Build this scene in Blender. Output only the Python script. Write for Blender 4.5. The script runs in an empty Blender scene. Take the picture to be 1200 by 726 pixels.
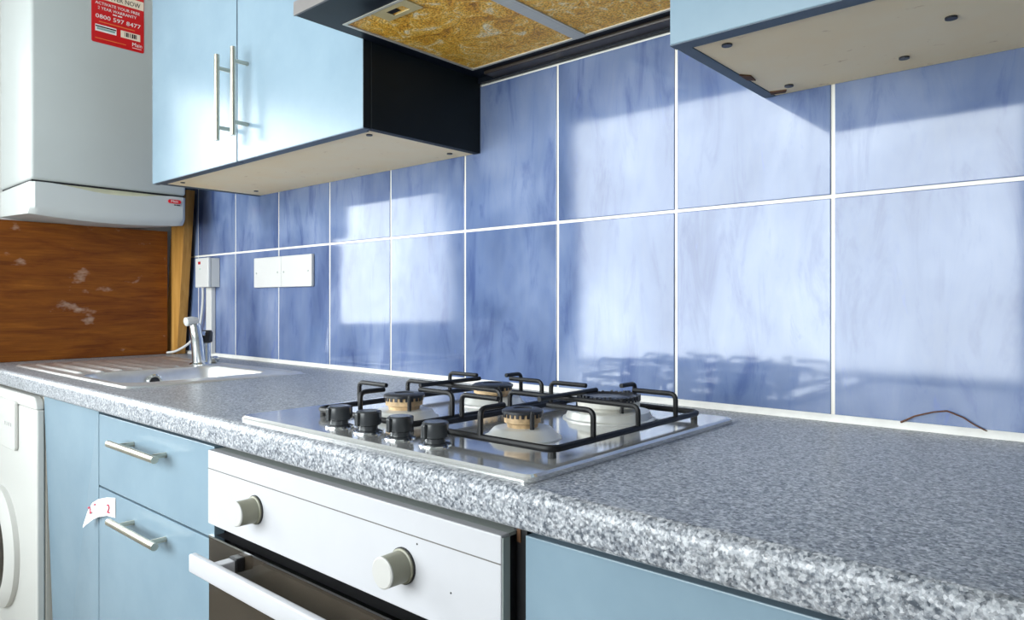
import bpy, bmesh, math, random
from mathutils import Vector, Matrix

random.seed(7)
SC = bpy.context.scene
COL = SC.collection
R = math.radians

# ------------------------------------------------------------------ camera
cam = bpy.data.cameras.new('camera')
cam.sensor_width = 36.0
cam.lens = 826.0 / 1200.0 * 36.0
cam.shift_y = -8.5 / 1200.0
cam.clip_start = 0.02
camo = bpy.data.objects.new('camera', cam)
camo.location = (0.0, -1.1215, 1.089)
camo.rotation_euler = (R(90), 0, R(41.28))
COL.objects.link(camo)
SC.camera = camo

# ------------------------------------------------------------------ world, daylight, exposure
world = bpy.data.worlds.new('overcast_sky')
SC.world = world
world.use_nodes = True
wb = world.node_tree.nodes['Background']
wb.inputs['Color'].default_value = (0.80, 0.88, 1.0, 1)
wb.inputs['Strength'].default_value = 1.2


def window_light(name, loc, rot, sx, sy, watts, color):
    l = bpy.data.lights.new(name, 'AREA')
    l.shape = 'RECTANGLE'
    l.size, l.size_y = sx, sy
    l.energy = watts
    l.color = color
    o = bpy.data.objects.new(name, l)
    o.location = loc
    o.rotation_euler = rot
    COL.objects.link(o)
    return o


# daylight behind the kitchen window (left wall) and the wide window (opposite wall)
window_light('daylight_window', (-2.80, -1.33, 1.44), (0, R(-90), 0), 1.05, 1.52, 25.0, (0.97, 0.985, 1.0))
window_light('daylight_wide_window', (-1.43, -2.50, 1.46), (R(90), 0, 0), 2.50, 1.60, 70.0, (0.97, 0.985, 1.0))

SC.view_settings.view_transform = 'Standard'
SC.view_settings.look = 'None'
SC.view_settings.gamma = 1.0
SC.view_settings.use_curve_mapping = False
SC.view_settings.exposure = 0.78
SC.cycles.use_denoising = True
SC.cycles.max_bounces = 8

# ------------------------------------------------------------------ mesh helpers


def new():
    return bmesh.new()


def box(bm, x0, x1, y0, y1, z0, z1, bev=0.0, seg=2):
    vs = [bm.verts.new((x, y, z)) for x in (x0, x1) for y in (y0, y1) for z in (z0, z1)]
    f = [(0, 1, 3, 2), (4, 6, 7, 5), (0, 4, 5, 1), (2, 3, 7, 6), (0, 2, 6, 4), (1, 5, 7, 3)]
    fs = [bm.faces.new([vs[i] for i in q]) for q in f]
    bmesh.ops.recalc_face_normals(bm, faces=fs)
    if bev > 0:
        es = list({e for q in fs for e in q.edges})
        bmesh.ops.bevel(bm, geom=es, offset=bev, segments=seg, affect='EDGES', profile=0.5, clamp_overlap=True)
    return bm


def hexa(bm, pts):
    """eight points ordered x-major, then y, then z (as box)"""
    vs = [bm.verts.new(p) for p in pts]
    f = [(0, 1, 3, 2), (4, 6, 7, 5), (0, 4, 5, 1), (2, 3, 7, 6), (0, 2, 6, 4), (1, 5, 7, 3)]
    fs = [bm.faces.new([vs[i] for i in q]) for q in f]
    bmesh.ops.recalc_face_normals(bm, faces=fs)
    return bm


def prism(bm, prof, a, b, axis='x'):
    """closed profile extruded along an axis; profile in the two other axes (in xyz order)"""
    def P(p, t):
        if axis == 'x':
            return (t, p[0], p[1])
        if axis == 'y':
            return (p[0], t, p[1])
        return (p[0], p[1], t)
    A = [bm.verts.new(P(p, a)) for p in prof]
    B = [bm.verts.new(P(p, b)) for p in prof]
    n = len(prof)
    fs = [bm.faces.new([A[i], A[(i + 1) % n], B[(i + 1) % n], B[i]]) for i in range(n)]
    fs += [bm.faces.new(A[::-1]), bm.faces.new(B)]
    bmesh.ops.recalc_face_normals(bm, faces=fs)
    return bm


def rrect(x0, x1, y0, y1, r, n=5):
    out = []
    for cx, cy, a0 in ((x1 - r, y1 - r, 0), (x0 + r, y1 - r, 90), (x0 + r, y0 + r, 180), (x1 - r, y0 + r, 270)):
        for i in range(n + 1):
            a = R(a0 + 90 * i / n)
            out.append((cx + r * math.cos(a), cy + r * math.sin(a)))
    return out


def tube(bm, pts, r, n=10, closed=False, cap=True):
    pts = [Vector(p) for p in pts]
    m = len(pts)
    rr = r if isinstance(r, (list, tuple)) else [r] * m
    rings = []
    prev = None
    for i, p in enumerate(pts):
        if closed:
            t = (pts[(i + 1) % m] - pts[i - 1]).normalized()
        else:
            t = (pts[min(i + 1, m - 1)] - pts[max(i - 1, 0)]).normalized()
        if prev is None:
            ref = Vector((0, 0, 1)) if abs(t.z) < 0.9 else Vector((1, 0, 0))
            u = t.cross(ref).normalized()
        else:
            u = (prev - t * prev.dot(t)).normalized()
        prev = u
        v = t.cross(u)
        rings.append([bm.verts.new(p + (u * math.cos(2 * math.pi * k / n) + v * math.sin(2 * math.pi * k / n)) * rr[i]) for k in range(n)])
    fs = []
    for i in range(m if closed else m - 1):
        a, b = rings[i], rings[(i + 1) % m]
        for k in range(n):
            fs.append(bm.faces.new([a[k], a[(k + 1) % n], b[(k + 1) % n], b[k]]))
    if cap and not closed:
        fs.append(bm.faces.new(rings[0][::-1]))
        fs.append(bm.faces.new(rings[-1]))
    bmesh.ops.recalc_face_normals(bm, faces=fs)
    return bm


def lathe(bm, prof, c, axis='z', n=28):
    """profile [(radius, height)...] turned about an axis through c; ends are closed"""
    c = Vector(c)
    ax = {'x': (Vector((0, 1, 0)), Vector((0, 0, 1)), Vector((1, 0, 0))),
          'y': (Vector((1, 0, 0)), Vector((0, 0, 1)), Vector((0, -1, 0))),
          'z': (Vector((1, 0, 0)), Vector((0, 1, 0)), Vector((0, 0, 1)))}[axis]
    rings = []
    for r, h in prof:
        rings.append([bm.verts.new(c + ax[0] * r * math.cos(2 * math.pi * k / n) + ax[1] * r * math.sin(2 * math.pi * k / n) + ax[2] * h) for k in range(n)])
    fs = []
    for a, b in zip(rings, rings[1:]):
        for k in range(n):
            fs.append(bm.faces.new([a[k], a[(k + 1) % n], b[(k + 1) % n], b[k]]))
    fs.append(bm.faces.new(rings[0][::-1]))
    fs.append(bm.faces.new(rings[-1]))
    bmesh.ops.recalc_face_normals(bm, faces=fs)
    return bm


def obj(name, bm, m, parent=None, smooth=False, bevel=0.0):
    me = bpy.data.meshes.new(name)
    if smooth:
        for f in bm.faces:
            f.smooth = True
        for e in bm.edges:
            if len(e.link_faces) == 2 and e.calc_face_angle(0) > R(35):
                e.smooth = False
    bm.to_mesh(me)
    bm.free()
    me.materials.append(m)
    o = bpy.data.objects.new(name, me)
    COL.objects.link(o)
    if bevel:
        md = o.modifiers.new('edge', 'BEVEL')
        md.width = bevel
        md.segments = 2
        md.limit_method = 'ANGLE'
    if parent is not None:
        attach(o, parent)
    return o


def world_loc(o):
    v = Vector(o.location)
    p = o.parent
    while p is not None:
        v = v + Vector(p.location) + p_off(p)
        p = p.parent
    return v


def p_off(p):
    return Vector((0, 0, 0))


ROOTLOC = {}


def attach(o, parent):
    """children are modelled in room coordinates: only the root Empty has a location"""
    o.parent = parent
    base = ROOTLOC.get(parent.name, Vector((0, 0, 0)))
    o.matrix_parent_inverse = Matrix.Translation(-base)


def tag(o, label, cat, group=None):
    o['label'] = label
    o['category'] = cat
    if group:
        o['group'] = group
    return o


def thing(name, label, cat, loc, group=None):
    o = bpy.data.objects.new(name, None)
    o.empty_display_size = 0.05
    o.location = loc
    COL.objects.link(o)
    ROOTLOC[o.name] = Vector(loc)
    return tag(o, label, cat, group)


def struct(o):
    o['kind'] = 'structure'
    return o


def text_obj(name, s, size, mtx, m, parent, extrude=0.0002, width=None):
    cu = bpy.data.curves.new(name, 'FONT')
    cu.body = s
    cu.size = size
    cu.extrude = extrude
    cu.resolution_u = 2
    cu.align_x = 'LEFT'
    t = bpy.data.objects.new(name, cu)
    COL.objects.link(t)
    dg = bpy.context.evaluated_depsgraph_get()
    me = bpy.data.meshes.new_from_object(t.evaluated_get(dg))
    bpy.data.objects.remove(t)
    bpy.data.curves.remove(cu)
    me.name = name
    if width:
        xs = [v.co.x for v in me.vertices]
        k = width / max(1e-6, max(xs) - min(xs))
        x0 = min(xs)
        for v in me.vertices:
            v.co.x = (v.co.x - x0) * k
    me.transform(mtx)
    me.materials.clear()
    me.materials.append(m)
    o = bpy.data.objects.new(name, me)
    COL.objects.link(o)
    attach(o, parent)
    return o


# ------------------------------------------------------------------ material helpers


class NT:
    def __init__(self, name):
        self.m = bpy.data.materials.new(name)
        self.m.use_nodes = True
        self.t = self.m.node_tree
        self.b = self.t.nodes['Principled BSDF']

    def n(self, kind, **kw):
        nd = self.t.nodes.new(kind)
        for k, v in kw.items():
            if k in nd.inputs:
                nd.inputs[k].default_value = v
            else:
                setattr(nd, k, v)
        return nd

    def l(self, a, b):
        self.t.links.new(a, b)

    def coords(self, which='Object', scale=(1, 1, 1), rot=(0, 0, 0), rnd=False):
        tc = self.n('ShaderNodeTexCoord')
        mp = self.n('ShaderNodeMapping')
        mp.inputs['Scale'].default_value = scale
        mp.inputs['Rotation'].default_value = rot
        src = tc.outputs[which]
        if rnd:
            oi = self.n('ShaderNodeObjectInfo')
            mu = self.n('ShaderNodeVectorMath', operation='MULTIPLY_ADD')
            cb = self.n('ShaderNodeCombineXYZ')
            for i in range(3):
                self.l(oi.outputs['Random'], cb.inputs[i])
            mu.inputs[1].default_value = (17.0, 31.0, 23.0)
            self.l(cb.outputs[0], mu.inputs[0])
            self.l(src, mu.inputs[2])
            src = mu.outputs[0]
        self.l(src, mp.inputs['Vector'])
        return mp.outputs[0]

    def noise(self, vec, scale, detail=4, rough=0.55, dist=0.0):
        nd = self.n('ShaderNodeTexNoise')
        nd.inputs['Scale'].default_value = scale
        nd.inputs['Detail'].default_value = detail
        nd.inputs['Roughness'].default_value = rough
        nd.inputs['Distortion'].default_value = dist
        self.l(vec, nd.inputs['Vector'])
        return nd.outputs['Fac']

    def ramp(self, fac, stops):
        r = self.n('ShaderNodeValToRGB')
        e = r.color_ramp.elements
        while len(e) < len(stops):
            e.new(0.5)
        for el, (p, c) in zip(e, stops):
            el.position = p
            el.color = (c[0], c[1], c[2], 1)
        self.l(fac, r.inputs['Fac'])
        return r.outputs['Color']

    def mix(self, fac, a, b):
        mx = self.n('ShaderNodeMix', data_type='RGBA')
        for sock, v in ((mx.inputs[0], fac), (mx.inputs[6], a), (mx.inputs[7], b)):
            if isinstance(v, (int, float)):
                sock.default_value = v
            elif isinstance(v, tuple):
                sock.default_value = (v[0], v[1], v[2], 1)
            else:
                self.l(v, sock)
        return mx.outputs[2]

    def color(self, c):
        if isinstance(c, tuple):
            self.b.inputs['Base Color'].default_value = (c[0], c[1], c[2], 1)
        else:
            self.l(c, self.b.inputs['Base Color'])

    def bump(self, fac, strength, dist=0.001):
        b = self.n('ShaderNodeBump')
        b.inputs['Strength'].default_value = strength
        b.inputs['Distance'].default_value = dist
        self.l(fac, b.inputs['Height'])
        self.l(b.outputs[0], self.b.inputs['Normal'])

    def set(self, rough=0.5, metal=0.0, ior=1.5, coat=0.0, spec=None):
        self.b.inputs['Roughness'].default_value = rough
        self.b.inputs['Metallic'].default_value = metal
        self.b.inputs['IOR'].default_value = ior
        self.b.inputs['Coat Weight'].default_value = coat
        if spec is not None:
            self.b.inputs['Specular IOR Level'].default_value = spec
        return self.m


def plain(name, c, rough=0.5, metal=0.0, var=0.0, scale=20.0, ior=1.5, coat=0.0, spec=None):
    t = NT(name)
    if var:
        f = t.noise(t.coords(), scale, 5)
        lo = tuple(x * (1 - var) for x in c)
        hi = tuple(min(1, x * (1 + var)) for x in c)
        t.color(t.ramp(f, [(0.3, lo), (0.7, hi)]))
    else:
        t.color(c)
    return t.set(rough, metal, ior, coat, spec)


def mat_tile():
    t = NT('blue_marbled_tile')
    v1 = t.coords(scale=(9.0, 1, 2.2), rot=(0, R(-24), 0), rnd=True)
    v2 = t.coords(scale=(2.4, 1, 1.5), rot=(0, R(-20), 0), rnd=True)
    f1 = t.noise(v1, 2.4, 6, 0.62, 0.6)
    f2 = t.noise(v2, 2.2, 3, 0.5, 0.4)
    base = t.ramp(f2, [(0.28, (0.075, 0.112, 0.225)), (0.5, (0.135, 0.185, 0.325)), (0.72, (0.25, 0.305, 0.45))])
    vein = t.ramp(f1, [(0.30, (0.36, 0.44, 0.68)), (0.47, (0.86, 0.90, 0.97)), (0.62, (1, 1, 1)), (0.8, (1.0, 1.0, 1.0))])
    mu = t.n('ShaderNodeMix', data_type='RGBA', blend_type='MULTIPLY')
    mu.inputs[0].default_value = 0.8
    t.l(base, mu.inputs[6])
    t.l(vein, mu.inputs[7])
    v3 = t.coords(scale=(3.2, 1, 1.0), rot=(0, R(-30), 0), rnd=True)
    f3 = t.noise(v3, 11.0, 4, 0.6, 0.8)
    fleck = t.ramp(f3, [(0.66, (0, 0, 0)), (0.74, (1, 1, 1))])
    c = t.mix(t.n_mul(fleck, 0.45), mu.outputs[2], (0.10, 0.15, 0.42))
    t.color(c)
    w = t.noise(t.coords(scale=(1, 1, 1), rnd=True), 9.0, 2)
    t.bump(w, 0.06, 0.002)
    return t.set(0.075, 0, 1.54)


def _n_mul(self, sock, k):
    m = self.n('ShaderNodeMath', operation='MULTIPLY')
    m.inputs[1].default_value = k
    self.l(sock, m.inputs[0])
    return m.outputs[0]


NT.n_mul = _n_mul


def mat_worktop():
    t = NT('grey_speckled_laminate')
    v = t.coords()
    vo = t.n('ShaderNodeTexVoronoi')
    vo.inputs['Scale'].default_value = 400
    t.l(v, vo.inputs['Vector'])
    sep = t.n('ShaderNodeSeparateColor')
    t.l(vo.outputs['Color'], sep.inputs[0])
    a = sep.outputs[0]
    b = t.noise(v, 240, 2, 0.6)
    c = t.noise(v, 9, 3)
    ca = t.ramp(a, [(0.0, (0.020, 0.026, 0.038)), (0.38, (0.085, 0.100, 0.125)), (0.62, (0.26, 0.285, 0.32)), (0.85, (0.50, 0.52, 0.55)), (1.0, (0.66, 0.66, 0.69))])
    cb = t.ramp(b, [(0.35, (0.07, 0.082, 0.105)), (0.65, (0.62, 0.63, 0.66))])
    m1 = t.mix(0.5, ca, cb)
    st = t.ramp(c, [(0.55, (0, 0, 0)), (0.8, (1, 1, 1))])
    t.color(t.mix(t.n_mul(st, 0.12), m1, (0.25, 0.22, 0.17)))
    t.bump(a, 0.12, 0.0008)
    return t.set(0.32, 0, 1.5)


def mat_blue_door():
    t = NT('pale_blue_foil')
    f = t.noise(t.coords(), 6.0, 5, 0.6)
    t.color(t.ramp(f, [(0.3, (0.180, 0.262, 0.328)), (0.7, (0.215, 0.302, 0.368))]))
    f2 = t.noise(t.coords(), 260, 2)
    t.bump(f2, 0.05, 0.0005)
    return t.set(0.24, 0.0, 1.5, spec=0.42)


def mat_wood_panel():
    t = NT('dark_varnished_plywood')
    v = t.coords(scale=(1, 1.0, 9.0))
    f = t.noise(v, 4.2, 8, 0.65, 0.9)
    g = t.noise(t.coords(scale=(1, 2.0, 40.0)), 6.0, 6, 0.7)
    base = t.ramp(f, [(0.25, (0.085, 0.019, 0.002)), (0.45, (0.185, 0.050, 0.004)), (0.62, (0.245, 0.075, 0.006)), (0.8, (0.34, 0.120, 0.014))])
    dk = t.ramp(g, [(0.35, (0.55, 0.5, 0.5)), (0.6, (1, 1, 1))])
    mu = t.n('ShaderNodeMix', data_type='RGBA', blend_type='MULTIPLY')
    mu.inputs[0].default_value = 0.6
    t.l(base, mu.inputs[6])
    t.l(dk, mu.inputs[7])
    # pale plaster smears
    s = t.noise(t.coords(scale=(1, 0.9, 1.6)), 9.0, 4, 0.6)
    sm = t.ramp(s, [(0.62, (0, 0, 0)), (0.72, (1, 1, 1))])
    t.color(t.mix(t.n_mul(sm, 0.55), mu.outputs[2], (0.55, 0.42, 0.33)))
    t.bump(g, 0.15, 0.001)
    return t.set(0.5, spec=0.25)


def mat_pine():
    t = NT('yellow_pine')
    f = t.noise(t.coords(scale=(30, 30, 2.0)), 1.6, 5, 0.6, 0.5)
    t.color(t.ramp(f, [(0.3, (0.30, 0.135, 0.022)), (0.55, (0.46, 0.23, 0.05)), (0.75, (0.60, 0.34, 0.10))]))
    return t.set(0.5)


def mat_chipboard():
    t = NT('cream_chipboard')
    f = t.noise(t.coords(), 7, 5, 0.6)
    base = t.ramp(f, [(0.3, (0.97, 0.75, 0.44)), (0.7, (0.97, 0.81, 0.54))])
    s = t.noise(t.coords(scale=(1, 1.6, 1)), 34, 4, 0.6)
    sm = t.ramp(s, [(0.66, (0, 0, 0)), (0.74, (1, 1, 1))])
    t.color(t.mix(t.n_mul(sm, 0.6), base, (0.52, 0.28, 0.07)))
    return t.set(0.55)


def mat_filter():
    t = NT('greasy_filter_mesh')
    v = t.coords()
    f = t.noise(v, 23, 8, 0.75, 1.6)
    base = t.ramp(f, [(0.32, (0.30, 0.11, 0.010)), (0.45, (0.80, 0.38, 0.03)), (0.54, (0.93, 0.54, 0.07)), (0.66, (0.98, 0.86, 0.60))])
    g = t.n('ShaderNodeTexVoronoi')
    g.inputs['Scale'].default_value = 230
    t.l(v, g.inputs['Vector'])
    hole = t.ramp(g.outputs['Distance'], [(0.25, (0.45, 0.45, 0.45)), (0.5, (1, 1, 1))])
    mu = t.n('ShaderNodeMix', data_type='RGBA', blend_type='MULTIPLY')
    mu.inputs[0].default_value = 0.75
    t.l(base, mu.inputs[6])
    t.l(hole, mu.inputs[7])
    t.color(mu.outputs[2])
    t.bump(g.outputs['Distance'], 0.6, 0.002)
    return t.set(0.45)


def mat_steel(name, c=(0.62, 0.63, 0.64), rough=0.22, streak=(1, 60, 1), metal=1.0):
    t = NT(name)
    f = t.noise(t.coords(scale=streak), 8, 4, 0.6)
    lo = tuple(x * 0.9 for x in c)
    t.color(t.ramp(f, [(0.3, lo), (0.7, c)]))
    return t.set(rough, metal)


def mat_glass():
    t = NT('window_glass')
    for n in list(t.t.nodes):
        if n.type == 'BSDF_PRINCIPLED':
            t.t.nodes.remove(n)
    out = [n for n in t.t.nodes if n.type == 'OUTPUT_MATERIAL'][0]
    tr = t.n('ShaderNodeBsdfTransparent')
    tr.inputs[0].default_value = (0.97, 0.99, 0.98, 1)
    gl = t.n('ShaderNodeBsdfGlossy')
    gl.inputs['Roughness'].default_value = 0.01
    fr = t.n('ShaderNodeFresnel')
    fr.inputs[0].default_value = 1.45
    mx = t.n('ShaderNodeMixShader')
    t.l(fr.outputs[0], mx.inputs[0])
    t.l(tr.outputs[0], mx.inputs[1])
    t.l(gl.outputs[0], mx.inputs[2])
    t.l(mx.outputs[0], out.inputs[0])
    return t.m


def mat_floor():
    t = NT('beige_vinyl_floor')
    f = t.noise(t.coords(scale=(1, 9, 1)), 3, 6, 0.6, 0.5)
    t.color(t.ramp(f, [(0.3, (0.42, 0.36, 0.29)), (0.7, (0.56, 0.49, 0.40))]))
    return t.set(0.4)


def mat_grout():
    t = NT('cream_white_grout')
    f = t.noise(t.coords(), 3.0, 4, 0.6)
    f2 = t.noise(t.coords(scale=(1, 1, 0.35)), 16.0, 4, 0.6)
    c = t.ramp(f, [(0.35, (0.78, 0.74, 0.66)), (0.65, (0.88, 0.87, 0.83))])
    st = t.ramp(f2, [(0.62, (0, 0, 0)), (0.75, (1, 1, 1))])
    t.color(t.mix(t.n_mul(st, 0.6), c, (0.50, 0.36, 0.22)))
    return t.set(0.8)


M = dict(
    tile=mat_tile(), grout=mat_grout(), worktop=mat_worktop(), blue=mat_blue_door(), panel=mat_wood_panel(),
    pine=mat_pine(), chip=mat_chipboard(), filt=mat_filter(), glass=mat_glass(), floor=mat_floor(),
    wall=plain('white_emulsion', (0.78, 0.78, 0.76), 0.8, var=0.04, scale=3),
    ceiling=plain('ceiling_paint', (0.46, 0.46, 0.45), 0.85, var=0.03, scale=2),
    upvc=plain('white_upvc', (0.82, 0.82, 0.82), 0.35, var=0.03),
    slate=plain('slate_blue_edging', (0.055, 0.085, 0.115), 0.45, var=0.15),
    dark_side=plain('near_black_side_panel', (0.008, 0.012, 0.014), 0.5, var=0.25, scale=6, spec=0.2),
    carcass=plain('white_melamine', (0.70, 0.69, 0.66), 0.5, var=0.05),
    boiler=plain('boiler_white_enamel', (0.45, 0.475, 0.465), 0.45, var=0.03, scale=4),
    flap=plain('boiler_flap_plastic', (0.52, 0.54, 0.53), 0.4, var=0.02, scale=4),
    recess=plain('shadow_yellow_recess_plastic', (0.56, 0.55, 0.40), 0.5, var=0.08),  # yellowish shadow in the finger pull, put into the colour
    seam=plain('black_gap', (0.010, 0.010, 0.012), 0.6),
    red=plain('red_sticker_print', (0.58, 0.010, 0.012), 0.35, var=0.06),
    red2=plain('red_badge', (0.62, 0.012, 0.020), 0.3),
    cream_print=plain('cream_print', (0.80, 0.66, 0.52), 0.5),
    white_print=plain('white_print', (0.80, 0.76, 0.74), 0.5),
    orange_print=plain('orange_print', (0.75, 0.20, 0.05), 0.5),
    ink=plain('dark_ink', (0.03, 0.018, 0.015), 0.6),
    green_print=plain('grey_green_print', (0.22, 0.36, 0.33), 0.6),
    pink_ink=plain('pink_red_ink', (0.55, 0.05, 0.10), 0.6),
    paper=plain('white_paper', (0.84, 0.83, 0.84), 0.7, var=0.03),
    hood_black=plain('hood_black_enamel', (0.005, 0.008, 0.014), 0.45, var=0.3, scale=9, spec=0.25),
    hood_brown=plain('greasy_brown_lip', (0.040, 0.030, 0.024), 0.35, var=0.3, scale=14),
    hood_lip=plain('grey_brown_lip', (0.17, 0.155, 0.15), 0.4, var=0.1),
    alu=mat_steel('filter_aluminium', (0.66, 0.63, 0.54), 0.45, (1, 60, 1), 0.4),
    steel=mat_steel('hob_stainless', (0.82, 0.82, 0.81), 0.12, (60, 1, 1), 0.75),
    sink=mat_steel('sink_stainless', (0.88, 0.88, 0.88), 0.42, (4, 4, 4)),
    chrome=mat_steel('chrome', (0.74, 0.76, 0.76), 0.12, (2, 2, 2)),
    nickel=mat_steel('brushed_nickel', (0.62, 0.58, 0.48), 0.30, (2, 2, 40)),
    panel_white=plain('pale_brushed_oven_steel', (0.50, 0.50, 0.525), 0.33, var=0.02, scale=12),
    panel_edge=plain('oven_panel_edge', (0.38, 0.42, 0.40), 0.4),
    seam_grey=plain('engraved_line', (0.13, 0.12, 0.11), 0.6),
    knob=plain('beige_grey_knob', (0.24, 0.235, 0.175), 0.4, var=0.08),
    knob_face=plain('pale_knob_face', (0.50, 0.49, 0.47), 0.4),
    black=plain('black_plastic', (0.014, 0.014, 0.016), 0.38, var=0.2),
    cast=plain('black_enamelled_rod', (0.007, 0.007, 0.008), 0.42, var=0.4, scale=60, spec=0.3),
    hobknob=plain('charcoal_knob', (0.035, 0.038, 0.042), 0.25, var=0.2),
    crown=plain('burnt_aluminium_crown', (0.58, 0.40, 0.22), 0.5, var=0.45, scale=60),
    skirt=plain('burner_skirt_metal', (0.70, 0.70, 0.67), 0.3, metal=0.3, var=0.1),
    ring=plain('pale_burner_ring', (0.72, 0.70, 0.64), 0.4, var=0.12, scale=50),
    cap=plain('black_burner_cap', (0.020, 0.022, 0.028), 0.35, var=0.5, scale=90),
    oven_glass=plain('dark_oven_glass', (0.035, 0.028, 0.021), 0.06, var=0.2, ior=1.6),
    oven_inner=plain('oven_cavity', (0.02, 0.018, 0.016), 0.5),
    white_plastic=plain('white_plastic', (0.62, 0.62, 0.61), 0.35, var=0.02),
    machine=plain('washer_white_enamel', (0.60, 0.60, 0.575), 0.3, var=0.02, scale=4),
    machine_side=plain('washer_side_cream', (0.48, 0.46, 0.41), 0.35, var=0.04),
    neon=plain('red_neon_lens', (0.45, 0.01, 0.02), 0.25),
    dot_green=plain('pale_green_mark', (0.35, 0.62, 0.50), 0.5),
    rubber=plain('rubber_foot', (0.02, 0.02, 0.02), 0.7),
    sealant=plain('white_silicone', (0.84, 0.83, 0.80), 0.4, var=0.08, scale=30),
    copper=plain('brown_wire', (0.12, 0.05, 0.025), 0.4, var=0.4, scale=200),
    rust=plain('rust_stain', (0.10, 0.042, 0.015), 0.8, var=0.4, scale=90),
)

# ------------------------------------------------------------------ room shell
XL, XR, YF, ZC = -2.62, 1.40, -2.30, 2.45
WB = 0.008          # plaster face behind the tiles; tile faces lie at y = 0

b = box(new(), XL - 0.12, XR + 0.12, YF - 0.12, WB + 0.12, -0.06, 0.0)
struct(obj('floor', b, M['floor']))
b = box(new(), XL - 0.12, XR + 0.12, YF - 0.12, WB + 0.12, ZC, ZC + 0.06)
struct(obj('ceiling', b, M['ceiling']))
wall_back = struct(obj('wall_back', box(new(), XL - 0.12, XR + 0.12, WB, WB + 0.12, 0, ZC), M['wall']))
struct(obj('wall_right', box(new(), XR, XR + 0.12, YF, WB, 0, ZC), M['wall']))

# left wall with the kitchen window opening
W1 = (-1.97, -0.66, 0.95, 1.93)
b = new()
box(b, XL - 0.12, XL, YF, W1[0], 0, ZC)
box(b, XL - 0.12, XL, W1[1], WB, 0, ZC)
box(b, XL - 0.12, XL, W1[0], W1[1], 0, W1[2])
box(b, XL - 0.12, XL, W1[0], W1[1], W1[3], ZC)
struct(obj('wall_left', b, M['wall']))
# opposite wall with the wide window opening
W2 = (-2.60, -0.26, 0.70, 2.24)
b = new()
box(b, XL - 0.12, W2[0], YF - 0.12, YF, 0, ZC)
box(b, W2[1], XR + 0.12, YF - 0.12, YF, 0, ZC)
box(b, W2[0], W2[1], YF - 0.12, YF, 0, W2[2])
box(b, W2[0], W2[1], YF - 0.12, YF, W2[3], ZC)
struct(obj('wall_front', b, M['wall']))

b = new()
fx0, fx1 = XL - 0.09, XL - 0.04
for y0, y1, z0, z1 in ((W1[0], W1[1], W1[2], W1[2] + .05), (W1[0], W1[1], W1[3] - .05, W1[3]), (W1[0], W1[0] + .05, W1[2] + .05, W1[3] - .05),
                       (W1[1] - .05, W1[1], W1[2] + .05, W1[3] - .05)):
    box(b, fx0, fx1, y0, y1, z0, z1)
w1 = struct(obj('window_1', b, M['upvc']))
obj('pane', box(new(), XL - .068, XL - .062, W1[0] + .05, W1[1] - .05, W1[2] + .05, W1[3] - .05), M['glass'], w1)
b = new()
for x0, x1, z0, z1 in ((W2[0], W2[1], W2[2], W2[2] + .07), (W2[0], W2[1], W2[3] - .07, W2[3]), (W2[0], W2[0] + .07, W2[2] + .07, W2[3] - .07),
                       (W2[1] - .07, W2[1], W2[2] + .07, W2[3] - .07)):
    box(b, x0, x1, YF - .09, YF - .03, z0, z1)
w2 = struct(obj('window_2', b, M['upvc']))
for x0, x1 in ((W2[0] + .07, W2[1] - .07),):
    obj('pane', box(new(), x0, x1, YF - .063, YF - .057, W2[2] + .07, W2[3] - .07), M['glass'], w2)

# tiles, each its own piece of the back wall
obj('grout', box(new(), XL, XR, 0.0022, WB, 0.90, 1.568), M['grout'], wall_back)
PITCH, GX = 0.26225, -0.339
GAP = 0.0029
rows = ((0.9075, 1.2472), (1.2528, 1.5645))
tile_meshes = {}
for (z0, z1) in rows:
    k = -9
    while True:
        xa = GX + k * PITCH
        xb = xa + PITCH
        k += 1
        if xa >= XR - 0.05:
            break
        xa2, xb2 = max(xa, XL) + GAP, min(xb, XR) - GAP
        key = (round(xb2 - xa2, 4), z0)
        if key not in tile_meshes:
            w, h = xb2 - xa2, z1 - z0
            bm = box(new(), -w / 2, w / 2, -0.004, 0.004, -h / 2, h / 2, 0.0012, 2)
            o = obj('tile', bm, M['tile'])
            tile_meshes[key] = o.data
        else:
            o = bpy.data.objects.new('tile', tile_meshes[key])
            COL.objects.link(o)
        o.location = ((xa2 + xb2) / 2, 0.004, (z0 + z1) / 2)
        o.rotation_euler = (R(random.uniform(-.22, .22)), 0, R(random.uniform(-.25, .25)))
        o.parent = wall_back

# silicone bead between worktop and tiles
b = prism(new(), [(-0.009, 0.9102), (-0.008, 0.913), (-0.005, 0.9175), (-0.001, 0.9205), (-0.0005, 0.9102)], XL + .09, 0.56)
struct(obj('trim_1', b, M['sealant'], smooth=True))

# ------------------------------------------------------------------ worktop
WT0, WT1 = 0.8695, 0.910
YN = -0.607
prof = [(-0.0005, WT0), (-0.0005, WT1)]
for i in range(9):
    a = R(90 + 90 * i / 8)
    prof.append((YN + 0.013 + 0.013 * math.cos(a), WT1 - 0.013 + 0.013 * math.sin(a)))
for i in range(5):
    a = R(180 + 90 * i / 4)
    prof.append((YN + 0.006 + 0.006 * math.cos(a), WT0 + 0.006 + 0.006 * math.sin(a)))
SX0, SX1, SY0, SY1 = -2.375, -1.565, -0.553, -0.125     # sink outer rim
CX0, CX1, CY0, CY1 = SX0 + .02, SX1 - .02, SY0 + .02, SY1 - .02
b = new()
prism(b, prof, XL + 0.001, CX0)
prism(b, prof, CX1, 0.56)
front = [p for p in prof if p[0] < -0.2]
prism(b, [(CY0, WT0), (CY0, WT1)] + front, CX0, CX1)
prism(b, [(-0.0005, WT0), (-0.0005, WT1), (CY1, WT1), (CY1, WT0)], CX0, CX1)
wt = obj('worktop', b, M['worktop'], smooth=True)
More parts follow.
